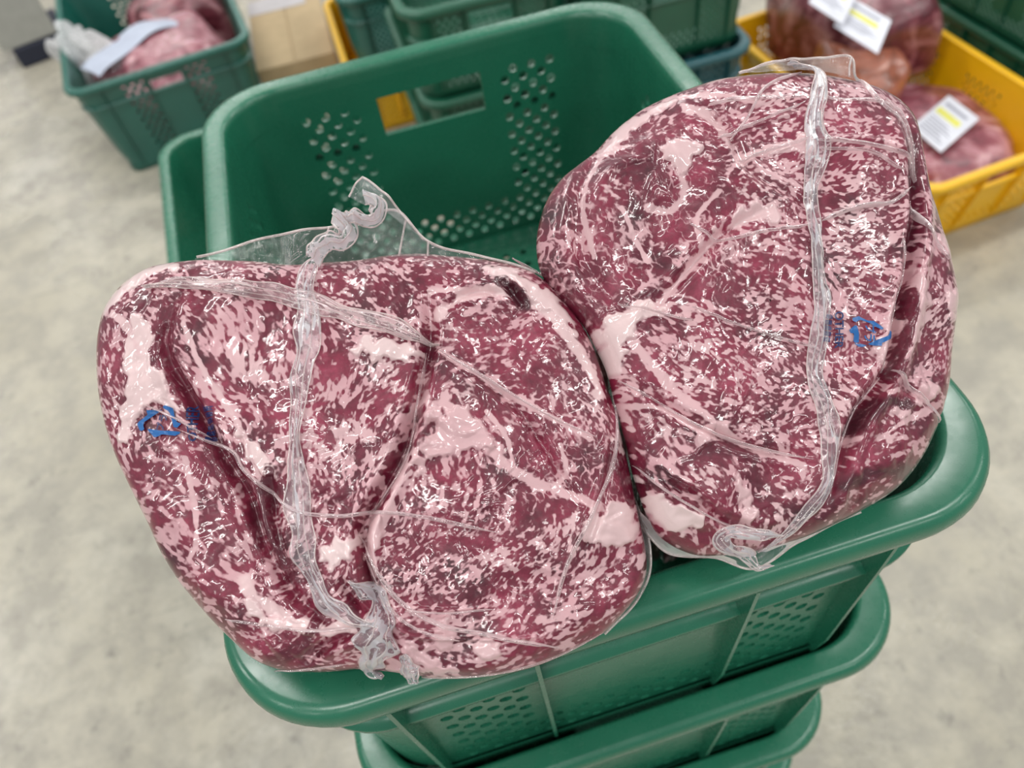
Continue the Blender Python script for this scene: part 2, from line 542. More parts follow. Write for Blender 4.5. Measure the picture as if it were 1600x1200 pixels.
# neighbouring stack at the left, lower
for k in range(3):
    crate('stacking_crate', (-.222 + .004 * k, .685, .6 - .2 * (k + 1)), .06 - .01 * k, M_GREEN,
          ['empty green crate on top of the lower stack just left of the beef crate',
           'green crate in the middle of the lower stack left of the beef crate',
           'green crate at the foot of the lower stack left of the beef crate'][k], group='lower stack of green crates')

# ------------------------------------------------------------------ vacuum packed beef
class Face:
    """cut face of a piece of beef: a tilted domed surface addressed by photo-sized face coordinates"""
    def __init__(s, anchor, z0, tilt, outline, centre, dome, seed, yaw=0.0):
        s.p0 = at(anchor[0], anchor[1], z0)
        t = math.radians(tilt); yw = math.radians(yaw)
        s.n = np.array([math.sin(t) * math.sin(yw), -math.sin(t) * math.cos(yw), math.cos(t)])
        s.c = np.array(centre, float)
        O = spline(list(outline) + [outline[0]], 1200)[:-1]
        s.outline = O
        d = O - s.c
        ang = np.arctan2(d[:, 1], d[:, 0]); rad = np.hypot(d[:, 0], d[:, 1])
        k = np.argsort(ang); s.ang, s.rad = ang[k], rad[k]
        s.lo = np.floor(O.min(0)).astype(int) - 12; s.hi = np.ceil(O.max(0)).astype(int) + 12
        s.shape = (s.hi[1] - s.lo[1], s.hi[0] - s.lo[0])
        yy, xx = np.mgrid[s.lo[1]:s.hi[1], s.lo[0]:s.hi[0]].astype(float)
        s.xx, s.yy = xx, yy
        a = np.arctan2(yy - s.c[1], xx - s.c[0])
        R = np.interp(a.ravel(), s.ang, s.rad, period=2 * math.pi).reshape(a.shape)
        s.r = np.clip(np.hypot(yy - s.c[1], xx - s.c[0]) / R, 0, 1)
        q = np.clip((s.r - .82) / .18, 0, 1)
        s.H = dome * (1 - s.r**2.6) + .012 * np.sqrt(np.maximum(0, 1 - q**2))
        s.seed = seed
    def plane(s, u, v):
        u = np.asarray(u, float); v = np.asarray(v, float)
        d = np.stack([(u - 800) / F, (v - 600) / F, np.ones_like(u)], -1) @ ROT
        t = ((s.p0 - CAM) @ s.n) / (d @ s.n)
        return CAM + d * t[..., None]
    def sample(s, A, u, v):
        x = np.clip(np.asarray(u, float) - s.lo[0], 0, s.shape[1] - 1.001); y = np.clip(np.asarray(v, float) - s.lo[1], 0, s.shape[0] - 1.001)
        i = x.astype(int); j = y.astype(int); fx = x - i; fy = y - j
        return (A[j, i] * (1 - fx) + A[j, i + 1] * fx) * (1 - fy) + (A[j + 1, i] * (1 - fx) + A[j + 1, i + 1] * fx) * fy
    def surf(s, u, v, off=0.0):
        h = s.sample(s.H, u, v) + off
        return s.plane(u, v) + s.n * np.asarray(h)[..., None]
    def dist(s, pts, pad):
        """distance to a polyline within a padded window, plus parameter along it"""
        P = spline(pts, max(8, len(pts) * 8))
        D = np.full(s.shape, 1e3); T = np.zeros(s.shape)
        x0, y0 = np.floor(P.min(0) - pad).astype(int) - s.lo; x1, y1 = np.ceil(P.max(0) + pad).astype(int) - s.lo
        x0, y0 = max(0, x0), max(0, y0); x1, y1 = min(s.shape[1], x1), min(s.shape[0], y1)
        if x1 <= x0 or y1 <= y0: return D, T
        X = s.xx[y0:y1, x0:x1]; Y = s.yy[y0:y1, x0:x1]
        d = np.full(X.shape, 1e3); tt = np.zeros(X.shape)
        n = len(P) - 1
        for k in range(n):
            a, b = P[k], P[k + 1]; e = b - a
            t = np.clip(((X - a[0]) * e[0] + (Y - a[1]) * e[1]) / (e @ e + 1e-9), 0, 1)
            q = np.hypot(X - a[0] - t * e[0], Y - a[1] - t * e[1])
            m = q < d; d[m] = q[m]; tt[m] = (k + t[m]) / n
        D[y0:y1, x0:x1] = d; T[y0:y1, x0:x1] = tt
        return D, T
    def inside(s, poly, soft=6):
        """signed soft mask of a polygon: >0 inside"""
        P = spline(list(poly) + [poly[0]], len(poly) * 6)[:-1]
        c = np.zeros(s.shape, bool); X, Y = s.xx, s.yy
        j = len(P) - 1
        for i in range(len(P)):
            (xi, yi), (xj, yj) = P[i], P[j]
            hit = ((yi > Y) != (yj > Y)) & (X < (xj - xi) * (Y - yi) / (yj - yi + 1e-12) + xi)
            c ^= hit; j = i
        d, _ = s.dist(list(poly) + [poly[0]], soft * 3)
        d = np.minimum(d, soft * 3)
        return np.where(c, d, -d)

def control(face, ctl, sig):
    """blend of control points -> direction, scale, bias, vein weight"""
    X, Y = face.xx, face.yy
    W = np.zeros(face.shape); c2 = np.zeros(face.shape); s2 = c2.copy(); sc = c2.copy(); bi = c2.copy(); ve = c2.copy()
    for (x, y, ang, scl, bias, vein) in ctl:
        w = np.exp(-((X - x)**2 + (Y - y)**2) / (2 * sig**2)) + 1e-7 / (1 + ((X - x)**2 + (Y - y)**2) / 1e4)
        w = w**1.5
        a = math.radians(ang)
        W += w; c2 += w * math.cos(2 * a); s2 += w * math.sin(2 * a); sc += w * scl; bi += w * bias; ve += w * vein
    th = .5 * np.arctan2(s2, c2)
    return th, sc / W, bi / W, ve / W

def lic(A, th, L):
    h, w = A.shape
    acc = A.copy(); n = 1
    cx, cy = np.cos(th).astype(np.float32), np.sin(th).astype(np.float32)
    for sg in (1, -1):
        y, x = np.mgrid[0:h, 0:w].astype(np.float32)
        pdx = cx * sg; pdy = cy * sg
        for k in range(L):
            x = np.clip(x + pdx, 0, w - 1); y = np.clip(y + pdy, 0, h - 1)
            i = x.astype(np.int32); j = y.astype(np.int32)
            acc += A[j, i]; n += 1
            dx, dy = cx[j, i], cy[j, i]
            f = np.sign(dx * pdx + dy * pdy); f[f == 0] = 1
            pdx, pdy = dx * f, dy * f
    acc /= n
    return (acc - acc.mean()) / acc.std()

def voronoi_edge(X, Y, cell, seed):
    """distance to the border of jittered cells (in units of cell)"""
    gx, gy = X / cell, Y / cell
    ix, iy = np.floor(gx).astype(int), np.floor(gy).astype(int)
    rs = np.random.default_rng(seed); T = rs.random((64, 64, 2))
    f1 = np.full(X.shape, 9.0); f2 = f1.copy()
    for dx in (-1, 0, 1):
        for dy in (-1, 0, 1):
            j = T[(iy + dy) % 64, (ix + dx) % 64]
            d = np.hypot(ix + dx + .05 + .9 * j[..., 0] - gx, iy + dy + .05 + .9 * j[..., 1] - gy)
            f2 = np.minimum(f2, np.maximum(f1, d)); f1 = np.minimum(f1, d)
    return f2 - f1

def make_beef(face, ctl, fats, seams, leans, creases, ridges, bottom, name, label, rings=310, segs=1500, sig=46):
    s = face; sh = s.shape; sd = s.seed
    th, scl, bias, vein = control(s, ctl, sig)
    wob = gnoise(sh, 22, sd + 1)
    th = th + .38 * wob
    base = [lic(gnoise(sh, sg, sd + 10 + k), th, L) for k, (sg, L) in enumerate(((1.1, 3), (1.9, 5), (3.0, 8)))]
    k0 = np.clip(1 - abs(scl - 4) / 3, 0, 1); k1 = np.clip(1 - abs(scl - 7) / 3, 0, 1); k2 = np.clip((scl - 7) / 3, 0, 1)
    kt = np.sqrt(k0**2 + k1**2 + k2**2) + 1e-6
    Mb = (base[0] * k0 + base[1] * k1 + base[2] * k2) / kt
    Mb = Mb + .30 * base[0] + .62 * lic(gnoise(sh, 6, sd + 3), th, 12)
    # vein network in stretched, warped coordinates
    wx, wy = gnoise(sh, 9, sd + 5), gnoise(sh, 9, sd + 6); w2x, w2y = gnoise(sh, 3, sd + 7), gnoise(sh, 3, sd + 8)
    X = s.xx + 6 * wx + 2.2 * w2x; Y = s.yy + 6 * wy + 2.2 * w2y
    am = math.radians(62)
    ca, sa = math.cos(am), math.sin(am)
    U, V_ = (X * ca + Y * sa) * .55, -X * sa + Y * ca
    e1 = voronoi_edge(U, V_, 15, sd + 30); e2 = voronoi_edge(U * 1.1 + 300, V_ + 70, 7.0, sd + 31)
    wv = .10 + .10 * np.clip(gnoise(sh, 16, sd + 9) + .2, 0, 2)
    Fv = np.maximum(.5 + (wv - e1) * 1.6, .40 + (wv * .9 - e2) * 1.2)
    Fv = np.clip(Fv, .12, .8) + .03 * base[0]
    Fb = .5 + .17 * Mb + bias
    vw = np.clip(vein + .25 * wob * (vein > .05), 0, 1)
    Fm = Fb * (1 - vw) + Fv * vw
    tone = .52 + .15 * gnoise(sh, 18, sd + 40) + .06 * gnoise(sh, 5, sd + 41)
    white = np.clip(.10 + .12 * gnoise(sh, 20, sd + 42), 0, .4)
    jag = np.clip(gnoise(sh, 4, sd + 50) * .55 + gnoise(sh, 9, sd + 51) * .45, -1.5, 1.5)
    rimfade = np.clip((1 - s.r) * 14, 0, 1)
    for poly, soft, wht in fats:
        d = s.inside(poly, soft) + jag * soft * 1.2
        k = np.clip(d / soft * .5 + .5, 0, 1); k = k * k * (3 - 2 * k)
        Fm = Fm * (1 - k) + np.maximum(Fm, .86) * k
        white = white * (1 - k) + wht * k
        s.H += .0012 * k * rimfade
    for pts, w, wht in seams:
        d, t = s.dist(pts, w * 3 + 8)
        d = d + jag * w * .35
        k = np.clip((w - d) / (w * .5) * .5 + .5, 0, 1) * (d < 500)
        Fm = Fm * (1 - k) + np.maximum(Fm, .84) * k
        white = white * (1 - k) + wht * k
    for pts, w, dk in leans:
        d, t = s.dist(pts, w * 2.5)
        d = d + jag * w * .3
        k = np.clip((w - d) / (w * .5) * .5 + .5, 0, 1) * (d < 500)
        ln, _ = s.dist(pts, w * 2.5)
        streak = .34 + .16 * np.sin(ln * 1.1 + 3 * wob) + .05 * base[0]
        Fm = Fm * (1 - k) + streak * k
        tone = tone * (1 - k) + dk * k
    for pts, w, dep in creases:
        d, t = s.dist(pts, w * 5)
        env = np.sin(np.clip(t, 0, 1) * math.pi)**.5
        s.H -= dep * np.exp(-(d / w)**2) * env
        s.H += dep * .35 * np.exp(-((d - 2.1 * w) / (1.2 * w))**2) * env * (d < 500)
    # wrinkles of the film: fine ridges across the face
    th2 = th + 1.2 + .5 * gnoise(sh, 40, sd + 60)
    wr = lic(gnoise(sh, 4.6, sd + 61), th2, 20)
    amp = np.clip(gnoise(sh, 26, sd + 62) * .6 + .55, .08, 1.7)
    edge = np.clip((1 - s.r) * 8, 0.15, 1)
    s.H += edge * (.00040 * amp * np.maximum(wr, -.5) + .00010 * lic(gnoise(sh, 3.2, sd + 63), th2 + .5, 8))
    s.H += .0012 * gnoise(sh, 24, sd + 64) * edge
    s.H += .00012 * edge * np.clip(.62 - Fm, -.3, .3)
    for pts, w, hgt in ridges:
        d, t = s.dist(pts, w * 4 + 6)
        s.H += hgt * np.exp(-(d / w)**2) * np.clip(np.sin(np.clip(t, 0.02, .98) * math.pi) * 3, 0, 1) * rimfade
    # mesh: concentric rings on the face, then down the sides
    t = np.linspace(0, 1, rings)
    rr = 1 - (1 - t)**1.15; rr[0] = 0.004
    ang = np.linspace(-math.pi, math.pi, segs, endpoint=False)
    R = np.interp(ang, s.ang, s.rad, period=2 * math.pi)
    u = s.c[0] + rr[:, None] * (R * np.cos(ang))[None]; v = s.c[1] + rr[:, None] * (R * np.sin(ang))[None]
    P = s.surf(u, v)
    edge_p = P[-1]
    hc = edge_p.mean(0)
    bc = np.array(bottom[:3]); bs = bottom[3]
    nside = 44
    side = []
    rng = gnoise((nside + 1, segs), 5, sd + 70) * .0012 + gnoise((nside + 1, segs), 30, sd + 71) * .002
    for k in range(1, nside + 1):
        q = k / nside
        hq = 1 - (1 - q)**4.5
        zz = edge_p[:, 2] * (1 - q) + bc[2] * q
        tgt = bc[None, :2] + (edge_p[:, :2] - hc[:2]) * bs
        xy = edge_p[:, :2] * (1 - hq) + tgt * hq
        if q > .86:
            sh_ = 1 - ((q - .86) / .14)**2 * .35
            xy = bc[:2] + (xy - bc[:2]) * sh_
        nrm = (edge_p[:, :2] - hc[:2]); nrm /= np.linalg.norm(nrm, axis=1)[:, None]
        xy = xy + nrm * (rng[k] * min(1, q * 6))[:, None]
        side.append(np.column_stack([xy, zz]))
    side = np.array(side)
    su = s.c[0] + (1 - .5 * np.linspace(.02, 1, nside))[:, None] * (R * np.cos(ang))[None]
    sv = s.c[1] + (1 - .5 * np.linspace(.02, 1, nside))[:, None] * (R * np.sin(ang))[None]
    allP = np.concatenate([P.reshape(-1, 3), side.reshape(-1, 3), bc[None]])
    n = rings + nside
    fq = grid_faces(n, segs, True)
    cap = np.array([[(n - 1) * segs + j, (n - 1) * segs + (j + 1) % segs, len(allP) - 1] for j in range(segs)])
    cen = np.arange(segs, dtype=np.int32)[None, ::-1]
    me = mesh_np('meat', allP, [fq, cap, cen])
    col = np.ones((len(allP), 4), np.float32)
    for ch, A in enumerate((Fm - .17 + .0, tone, white)):
        c = np.concatenate([s.sample(A, u, v).ravel(), s.sample(A, su, sv).ravel(), [0.5]])
        col[:, ch] = np.clip(c, 0, 1)
    at_ = me.color_attributes.new('fatmap', 'FLOAT_COLOR', 'POINT')
    at_.data.foreach_set('color', col.ravel())
    root = empty(name, tuple(bc))
    tag(root, label, 'beef', 'vacuum packed beef pieces')
    o = obj('meat', me, M_MEAT)
    bpy.context.view_layer.update()
    attach(o, root)
    s.root = root
    return root

def attach(o, root):
    """parent a mesh with world-space vertices"""
    o.parent = root
    o.matrix_parent_inverse = Matrix.Translation(-Vector(root.location))
    return o

def ribbon(face, name, pts, w0, lift, mat, n=120, k=7, crumple=.0, seed=1, bulge=.0012, taper=True, wv=None):
    """strip of film lying on the face along pts (u, v[, extra height])"""
    P = [tuple(p) + (0.0,) * (3 - len(p)) for p in pts]
    S = spline(P, n)
    rs = np.random.default_rng(seed)
    T = np.gradient(S[:, :2], axis=0); T /= np.linalg.norm(T, axis=1)[:, None] + 1e-9
    N = np.stack([-T[:, 1], T[:, 0]], 1)
    q = np.linspace(0, 1, n)
    wd = np.full(n, float(w0)) if wv is None else np.interp(q, np.linspace(0, 1, len(wv)), wv)
    if taper: wd = wd * np.clip(np.minimum(q, 1 - q) * 9, .12, 1)
    def smooth1(m, sg):
        a = rs.standard_normal(m + 80); kx = np.arange(-30, 31); g = np.exp(-kx**2 / (2 * sg**2)); g /= np.sqrt((g**2).sum())
        return np.convolve(a, g, 'same')[40:40 + m]
    V = []
    cr = np.linspace(-1, 1, k)
    nz = np.array([smooth1(n, 4.5) for _ in range(k)]); ez = [smooth1(n, 4.5), smooth1(n, 4.5)]
    for j, c in enumerate(cr):
        e = ez[0] if c < 0 else ez[1]
        off = c * wd * (1 + crumple * .20 * e)
        u = S[:, 0] + N[:, 0] * off; v = S[:, 1] + N[:, 1] * off
        h = lift + S[:, 2] + bulge * (1 - c * c) + crumple * .0011 * nz[j] * (1 if 0 < j < k - 1 else .5)
        V.append(face.surf(u, v, np.maximum(h, .0003)))
    V = np.array(V)                                    # k, n, 3
    me = mesh_np(name, V.reshape(-1, 3), grid_faces(k, n))
    o = obj(name, me, mat)
    if name == 'film_seam':                            # welded lines along the strip
        for j, r in ((0, .00028), (k // 3, .0002), (2 * k // 3, .0002), (k - 1, .00028)):
            tube('weld_line', V[j] + face.n * .0002, r, M_FILM_EDGE, face.root, 5)
    return attach(o, face.root)

def sheet(face, name, lower, upper, mat, n=70, k=16, ruffle=.002, seed=3, smooth_r=6):
    """free film sheet between two lines of (u, v, height over the face plane)"""
    A, B = spline(lower, n), spline(upper, n)
    q = np.linspace(0, 1, k)[:, None, None]
    S = A[None] * (1 - q) + B[None] * q
    nz = gnoise((k, n), smooth_r * .5, seed) * ruffle * np.linspace(.15, 1, k)[:, None]
    V = face.plane(S[..., 0], S[..., 1]) + face.n * (S[..., 2] + nz)[..., None]
    me = mesh_np(name, V.reshape(-1, 3), grid_faces(k, n))
    o = obj(name, me, mat)
    return attach(o, face.root), V

def tube(name, pts, rad, mat, root, seg=6):
    P = np.asarray(pts, float); n = len(P)
    T = np.gradient(P, axis=0); T /= np.linalg.norm(T, axis=1)[:, None] + 1e-12
    up = np.array([.3, .2, 1.0]); A = np.cross(T, up); A /= np.linalg.norm(A, axis=1)[:, None]; B = np.cross(T, A)
    a = np.linspace(0, 2 * math.pi, seg, endpoint=False)
    rad = np.broadcast_to(np.asarray(rad, float), (n,))
    V = P[:, None] + rad[:, None, None] * (np.cos(a)[None, :, None] * A[:, None] + np.sin(a)[None, :, None] * B[:, None])
    me = mesh_np(name, V.reshape(-1, 3), grid_faces(n, seg, True))
    return attach(obj(name, me, mat), root)

def fold(face, pts, w, mat=None, lift=.0006, seed=1, name='film_fold'):
    """thin raised crease of film standing on the face"""
    L = np.linalg.norm(np.diff(np.array([p[:2] for p in pts], float), axis=0), axis=1).sum()
    return ribbon(face, name, pts, w, lift, mat or M_FILM_FOLD, n=max(12, int(L / 5)), k=5, crumple=.35, seed=seed, bulge=.0016)

def polys_on_face(face, name, polys, mat, off=.0009):
    """flat print: polygons in face coordinates laid on the film"""
    bm = bmesh.new()
    for poly in polys:
        vs = [bm.verts.new((x, y, 0)) for x, y in poly]
        bm.faces.new(vs)
    bmesh.ops.triangulate(bm, faces=bm.faces[:])
    for _ in range(2):
        es = [e for e in bm.edges if e.calc_length() > 2.0]
        if es: bmesh.ops.subdivide_edges(bm, edges=es, cuts=1, use_grid_fill=True)
        bmesh.ops.triangulate(bm, faces=bm.faces[:])
    u = np.array([v.co.x for v in bm.verts]); w = np.array([v.co.y for v in bm.verts])
    P = face.surf(u, w, off)
    for v, p in zip(bm.verts, P): v.co = p
    me = bpy.data.meshes.new(name); bm.to_mesh(me); bm.free()
    return attach(obj(name, me, mat), face.root)

def text_on_face(face, name, body, centre, size, ang, mat, off=.0009, sx=1.0):
    cu = bpy.data.curves.new('lettering', 'FONT'); cu.body = body; cu.size = 1.0
    cu.align_x = 'CENTER'; cu.align_y = 'CENTER'; cu.resolution_u = 3; cu.offset = .018
    to = bpy.data.objects.new('lettering', cu); COL.objects.link(to)
    bpy.context.view_layer.update()
    me = bpy.data.meshes.new_from_object(to.evaluated_get(bpy.context.evaluated_depsgraph_get()))
    bpy.data.objects.remove(to); bpy.data.curves.remove(cu)
    n = len(me.vertices); co = np.empty(n * 3, np.float32); me.vertices.foreach_get('co', co); co = co.reshape(-1, 3)
    a = math.radians(ang)
    x, y = co[:, 0] * size * sx, -co[:, 1] * size
    u = centre[0] + x * math.cos(a) - y * math.sin(a); v = centre[1] + x * math.sin(a) + y * math.cos(a)
    P = face.surf(u, v, off).astype(np.float32)
    me.vertices.foreach_set('co', P.ravel()); me.name = name; me.update()
    me.materials.clear()
    return attach(obj(name, me, mat), face.root)

# ---- the left piece
OUT1 = [(270,412),(235,420),(205,437),(180,462),(163,492),(155,530),(154,570),(158,620),(167,665),(180,705),(198,745),(215,780),(235,820),(255,865),(280,905),(300,930),
        (330,965),(365,1000),(400,1030),(440,1046),(490,1050),(530,1048),(560,1045),(600,1048),(640,1053),(680,1058),(740,1058),(800,1050),(850,1036),(900,1013),(940,990),
        (970,962),(998,925),(1010,890),(1007,850),(998,810),(990,770),(982,730),(972,690),(960,640),(945,595),(930,550),(910,510),(885,475),(860,447),(830,426),(790,412),
        (740,405),(690,400),(650,398),(610,400),(560,408),(500,412),(450,415),(400,410),(350,408),(310,408)]
CTL1 = [(190,580,75,6,-.02,0),(185,660,70,5,-.02,0),(260,480,10,5,.0,0),(400,440,15,4,-.06,0),(560,450,8,5,.0,0),(620,430,10,5,-.02,0),(400,540,55,8,.10,0),(480,560,70,7,.05,0),
        (430,640,62,6,.02,0),(570,620,115,6,.0,0),(610,500,10,5,.03,0),(560,700,110,6,.0,0),(540,780,120,6,.0,0),(230,760,60,7,.0,0),(300,830,62,8,-.01,0),(270,880,60,6,-.02,0),(350,900,58,7,-.03,0),
        (380,970,20,6,-.05,0),(460,1010,0,6,-.08,0),(740,440,8,5,-.06,0),(760,540,-15,7,.0,.35),(820,500,-10,5,.0,.3),(880,540,60,6,-.06,.3),(930,640,75,5,-.06,.2),(790,620,15,6,.0,.4),
        (840,680,70,8,-.02,.95),(870,740,80,8,-.03,.95),(800,700,60,7,.0,.6),(720,700,100,7,.08,0),(680,780,110,7,.05,0),(640,860,115,4,.0,0),(740,840,-55,5,.0,0),(740,920,-30,5,.02,0),
        (840,850,-60,5,.0,0),(930,920,-62,6,.03,0),(860,950,-40,6,.03,0),(700,1000,-5,7,.07,0),(800,1010,-20,8,.07,0)]
FAT1 = [([(232,505),(262,512),(258,560),(268,590),(292,620),(304,650),(262,640),(236,650),(216,690),(196,700),(204,668),(214,640),(224,600),(220,555)],5,.75),
        ([(172,478),(200,446),(240,424),(282,414),(292,432),(252,444),(218,462),(196,482),(184,500)],6,.9),
        ([(560,560),(590,544),(650,550),(654,572),(605,580),(578,574)],6,.85),
        ([(758,436),(796,430),(846,462),(884,502),(900,540),(876,520),(840,492),(806,470)],5,.7),
        ([(915,802),(948,786),(986,800),(988,838),(944,852),(904,834)],6,.6),
        ([(508,848),(546,842),(572,836),(560,866),(540,890),(522,874)],5,.9),
        ([(392,668),(410,690),(440,722),(452,746),(432,738),(404,704)],4,.8),
        ([(405,930),(440,955),(500,962),(560,958),(588,966),(540,980),(470,976),(425,962)],5,.75),
        ([(680,660),(720,648),(765,668),(758,700),(700,712),(660,742),(668,700)],8,.25),
        ([(730,1000),(760,992),(780,1006),(750,1018)],5,.4), ([(680,975),(700,962),(712,985),(700,1010)],5,.3),
        ([(585,820),(602,808),(604,860),(590,900),(578,860)],4,.35),
        ([(640,985),(670,1010),(720,1040),(690,1046),(650,1030)],5,.3),
        ([(950,690),(966,680),(972,720),(958,740)],4,.7)]
SEAM1 = [([(688,508),(710,490),(740,472),(790,470),(840,490),(880,530),(915,580),(932,620)],7,.6),([(675,470),(720,468),(772,474)],4,.4),
         ([(690,560),(740,590),(800,628),(860,660),(915,690)],4,.3),([(700,640),(760,700),(820,752),(880,772),(925,790)],7,.25),
         ([(310,520),(330,570),(360,620),(400,680),(430,760)],4,.4),([(195,500),(220,520),(240,560)],5,.5),
         ([(310,720),(322,780),(330,840),(316,870)],4,.25),([(400,900),(420,930),(470,960)],8,.6),([(640,720),(622,780),(600,830)],6,.3),
         ([(760,650),(790,690),(800,740)],3,.3),([(870,700),(880,740),(862,762)],3,.3)]
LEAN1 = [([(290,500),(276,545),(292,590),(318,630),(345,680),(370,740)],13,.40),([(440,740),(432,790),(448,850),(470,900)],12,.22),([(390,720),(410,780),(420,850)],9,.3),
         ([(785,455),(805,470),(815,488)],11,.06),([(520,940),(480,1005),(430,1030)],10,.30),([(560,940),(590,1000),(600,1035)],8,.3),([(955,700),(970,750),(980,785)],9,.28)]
CREASE1 = [([(672,470),(676,540),(660,620),(640,700),(604,770),(576,830),(588,900),(612,960),(626,1040)],9,.0075),([(300,470),(280,545),(312,620),(360,700),(402,770),(432,850),(478,930),(560,975)],9,.0050),
           ([(690,500),(740,470),(800,478)],6,.0020),([(690,560),(800,640),(890,770),(930,800)],6,.0018),([(785,450),(800,470),(816,492)],7,.0035),
           ([(560,980),(520,1000),(480,1030)],7,.004),([(440,745),(450,830),(470,900)],8,.004),([(940,560),(952,660),(938,760),(900,880)],5,.0016),([(540,900),(565,925),(600,960)],9,.005)]
RIDGE1 = [([(930,740),(915,790),(880,870),(862,950)],4,.0014),([(640,940),(700,945),(770,942)],3,.0010),([(610,960),(660,985),(760,990),(850,985)],3,.0012)]
face1 = Face((640, 1056), RIM + .012, 30, OUT1, (585, 735), .006, 100)
beef1 = make_beef(face1, CTL1, FAT1, SEAM1, LEAN1, CREASE1, RIDGE1, (-.088, -.122, RIM - .182, .70), 'vacuum_packed_beef',
                  'left slab of marbled beef in clear vacuum film, lying lower on the crate rim')

# ---- the right piece
OUT2 = [(1200,118),(1160,122),(1120,128),(1080,140),(1040,155),(1000,175),(960,206),(928,240),(900,262),(876,282),(855,312),(842,350),(838,390),(845,428),(866,460),(890,486),(912,512),
        (930,545),(946,580),(956,615),(966,655),(978,700),(986,735),(996,770),(1010,806),(1028,836),(1055,856),(1090,868),(1130,868),(1170,864),(1210,854),(1260,838),(1310,815),
        (1350,795),(1390,770),(1420,740),(1445,700),(1465,650),(1478,600),(1482,550),(1488,500),(1490,460),(1480,410),(1470,370),(1458,330),(1445,290),(1435,250),(1430,210),
        (1420,180),(1395,155),(1360,138),(1320,128),(1270,120)]
CTL2 = [(870,380,100,6,-.08,.85),(960,320,60,7,-.04,.9),(930,430,75,7,-.06,1),(1000,420,70,9,-.05,1),(1060,420,80,9,-.05,.9),(1060,300,-30,6,-.03,.6),(1120,190,-8,5,.0,.1),(1180,240,-32,5,.0,0),
        (1300,170,0,4,.02,0),(1300,250,-12,5,.02,0),(1320,330,-8,5,-.01,0),(1200,330,20,5,.04,0),(1180,430,15,6,.02,0),(1300,440,-15,6,.05,0),(1040,530,40,6,.0,0),(1100,620,35,5,.02,0),
        (1200,560,20,5,.03,0),(1200,700,25,5,.0,0),(1050,700,35,7,.0,0),(1150,780,65,6,.0,0),(1060,800,40,6,-.06,0),(1410,180,60,4,-.03,0),(1450,300,60,5,.0,0),(1455,420,70,6,.10,0),
        (1430,540,-35,5,.03,0),(1420,630,-30,6,.0,0),(1350,690,-15,7,-.10,0),(1300,780,10,6,-.14,.2),(1380,740,-30,6,-.08,0),(1290,620,70,5,.04,0)]
FAT2 = [([(922,258),(955,222),(992,190),(1040,168),(1046,180),(1004,204),(968,240),(940,268)],5,.55),
        ([(1020,268),(1046,258),(1078,262),(1062,282),(1050,302),(1030,292)],5,.5),
        ([(1098,388),(1128,356),(1165,344),(1192,358),(1186,380),(1140,384)],6,.5),
        ([(930,528),(960,492),(998,482),(1014,500),(985,530),(968,560),(958,596),(942,572)],6,.8),
        ([(992,742),(1012,770),(1050,796),(1078,812),(1062,826),(1030,824),(1008,802)],6,.95),
        ([(1128,750),(1146,768),(1160,800),(1150,815),(1134,786)],4,.4),([(1064,682),(1085,674),(1092,692),(1074,704)],5,.3),
        ([(1440,392),(1462,380),(1470,404),(1450,418)],5,.4),([(1452,470),(1486,462),(1486,500),(1456,498)],6,.45),
        ([(1395,440),(1412,470),(1404,520),(1388,560),(1378,530),(1388,480)],6,.3),
        ([(1170,255),(1240,240),(1240,262),(1180,270)],5,.4),([(1355,470),(1372,500),(1362,560),(1340,590),(1320,560),(1342,520)],6,.35),
        ([(1360,650),(1420,612),(1440,620),(1400,650),(1372,664)],5,.3)]
SEAM2 = [([(1060,196),(1085,206),(1108,232),(1124,262),(1138,280)],9,.4),([(1046,300),(1052,330),(1030,352),(1000,350)],5,.3),([(1138,280),(1180,262),(1240,252)],6,.4),
         ([(1000,430),(980,390),(960,350)],3,.3),([(1080,430),(1070,370),(1100,330)],4,.3),([(980,545),(1010,590),(1060,640),(1130,700)],6,.25),([(1010,500),(1060,440),(1100,390)],5,.3),
         ([(1040,168),(1110,178),(1180,190)],5,.3),([(970,640),(1030,650),(1090,690),(1160,710),(1230,730)],4,.3),([(945,240),(905,330),(920,420)],3,.3),([(1340,690),(1380,665),(1440,640)],4,.2)]
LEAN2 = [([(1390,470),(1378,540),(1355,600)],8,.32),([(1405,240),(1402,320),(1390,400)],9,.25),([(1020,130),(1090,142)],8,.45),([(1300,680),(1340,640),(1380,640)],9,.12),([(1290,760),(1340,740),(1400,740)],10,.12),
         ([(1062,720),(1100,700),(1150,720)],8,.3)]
CREASE2 = [([(1385,200),(1402,270),(1404,340),(1388,430),(1368,520),(1345,600),(1305,660),(1275,760),(1262,810)],10,.0085),([(1345,592),(1400,625),(1470,662)],6,.0020),
           ([(1060,196),(1120,232),(1140,285),(1180,320),(1240,350)],7,.0025),([(1010,495),(1060,440),(1110,388),(1180,350)],8,.0030),([(965,600),(1040,650),(1130,700),(1250,720)],7,.0024),
           ([(930,255),(900,330),(905,420),(950,490)],12,.0030),([(1000,735),(1060,775),(1130,820),(1190,835)],7,.0035)]
RIDGE2 = [([(1250,250),(1320,246),(1390,265)],4,.0016),([(1250,365),(1320,348),(1385,318)],4,.0016),([(1090,240),(1150,225),(1235,200)],4,.0012)]
face2 = Face((1170, 862), RIM + .016, 30, OUT2, (1175, 490), .010, 200)
beef2 = make_beef(face2, CTL2, FAT2, SEAM2, LEAN2, CREASE2, RIDGE2, (.083, -.118, RIM - .182, .66), 'vacuum_packed_beef',
                  'right slab of marbled beef in clear vacuum film, standing higher than the other')

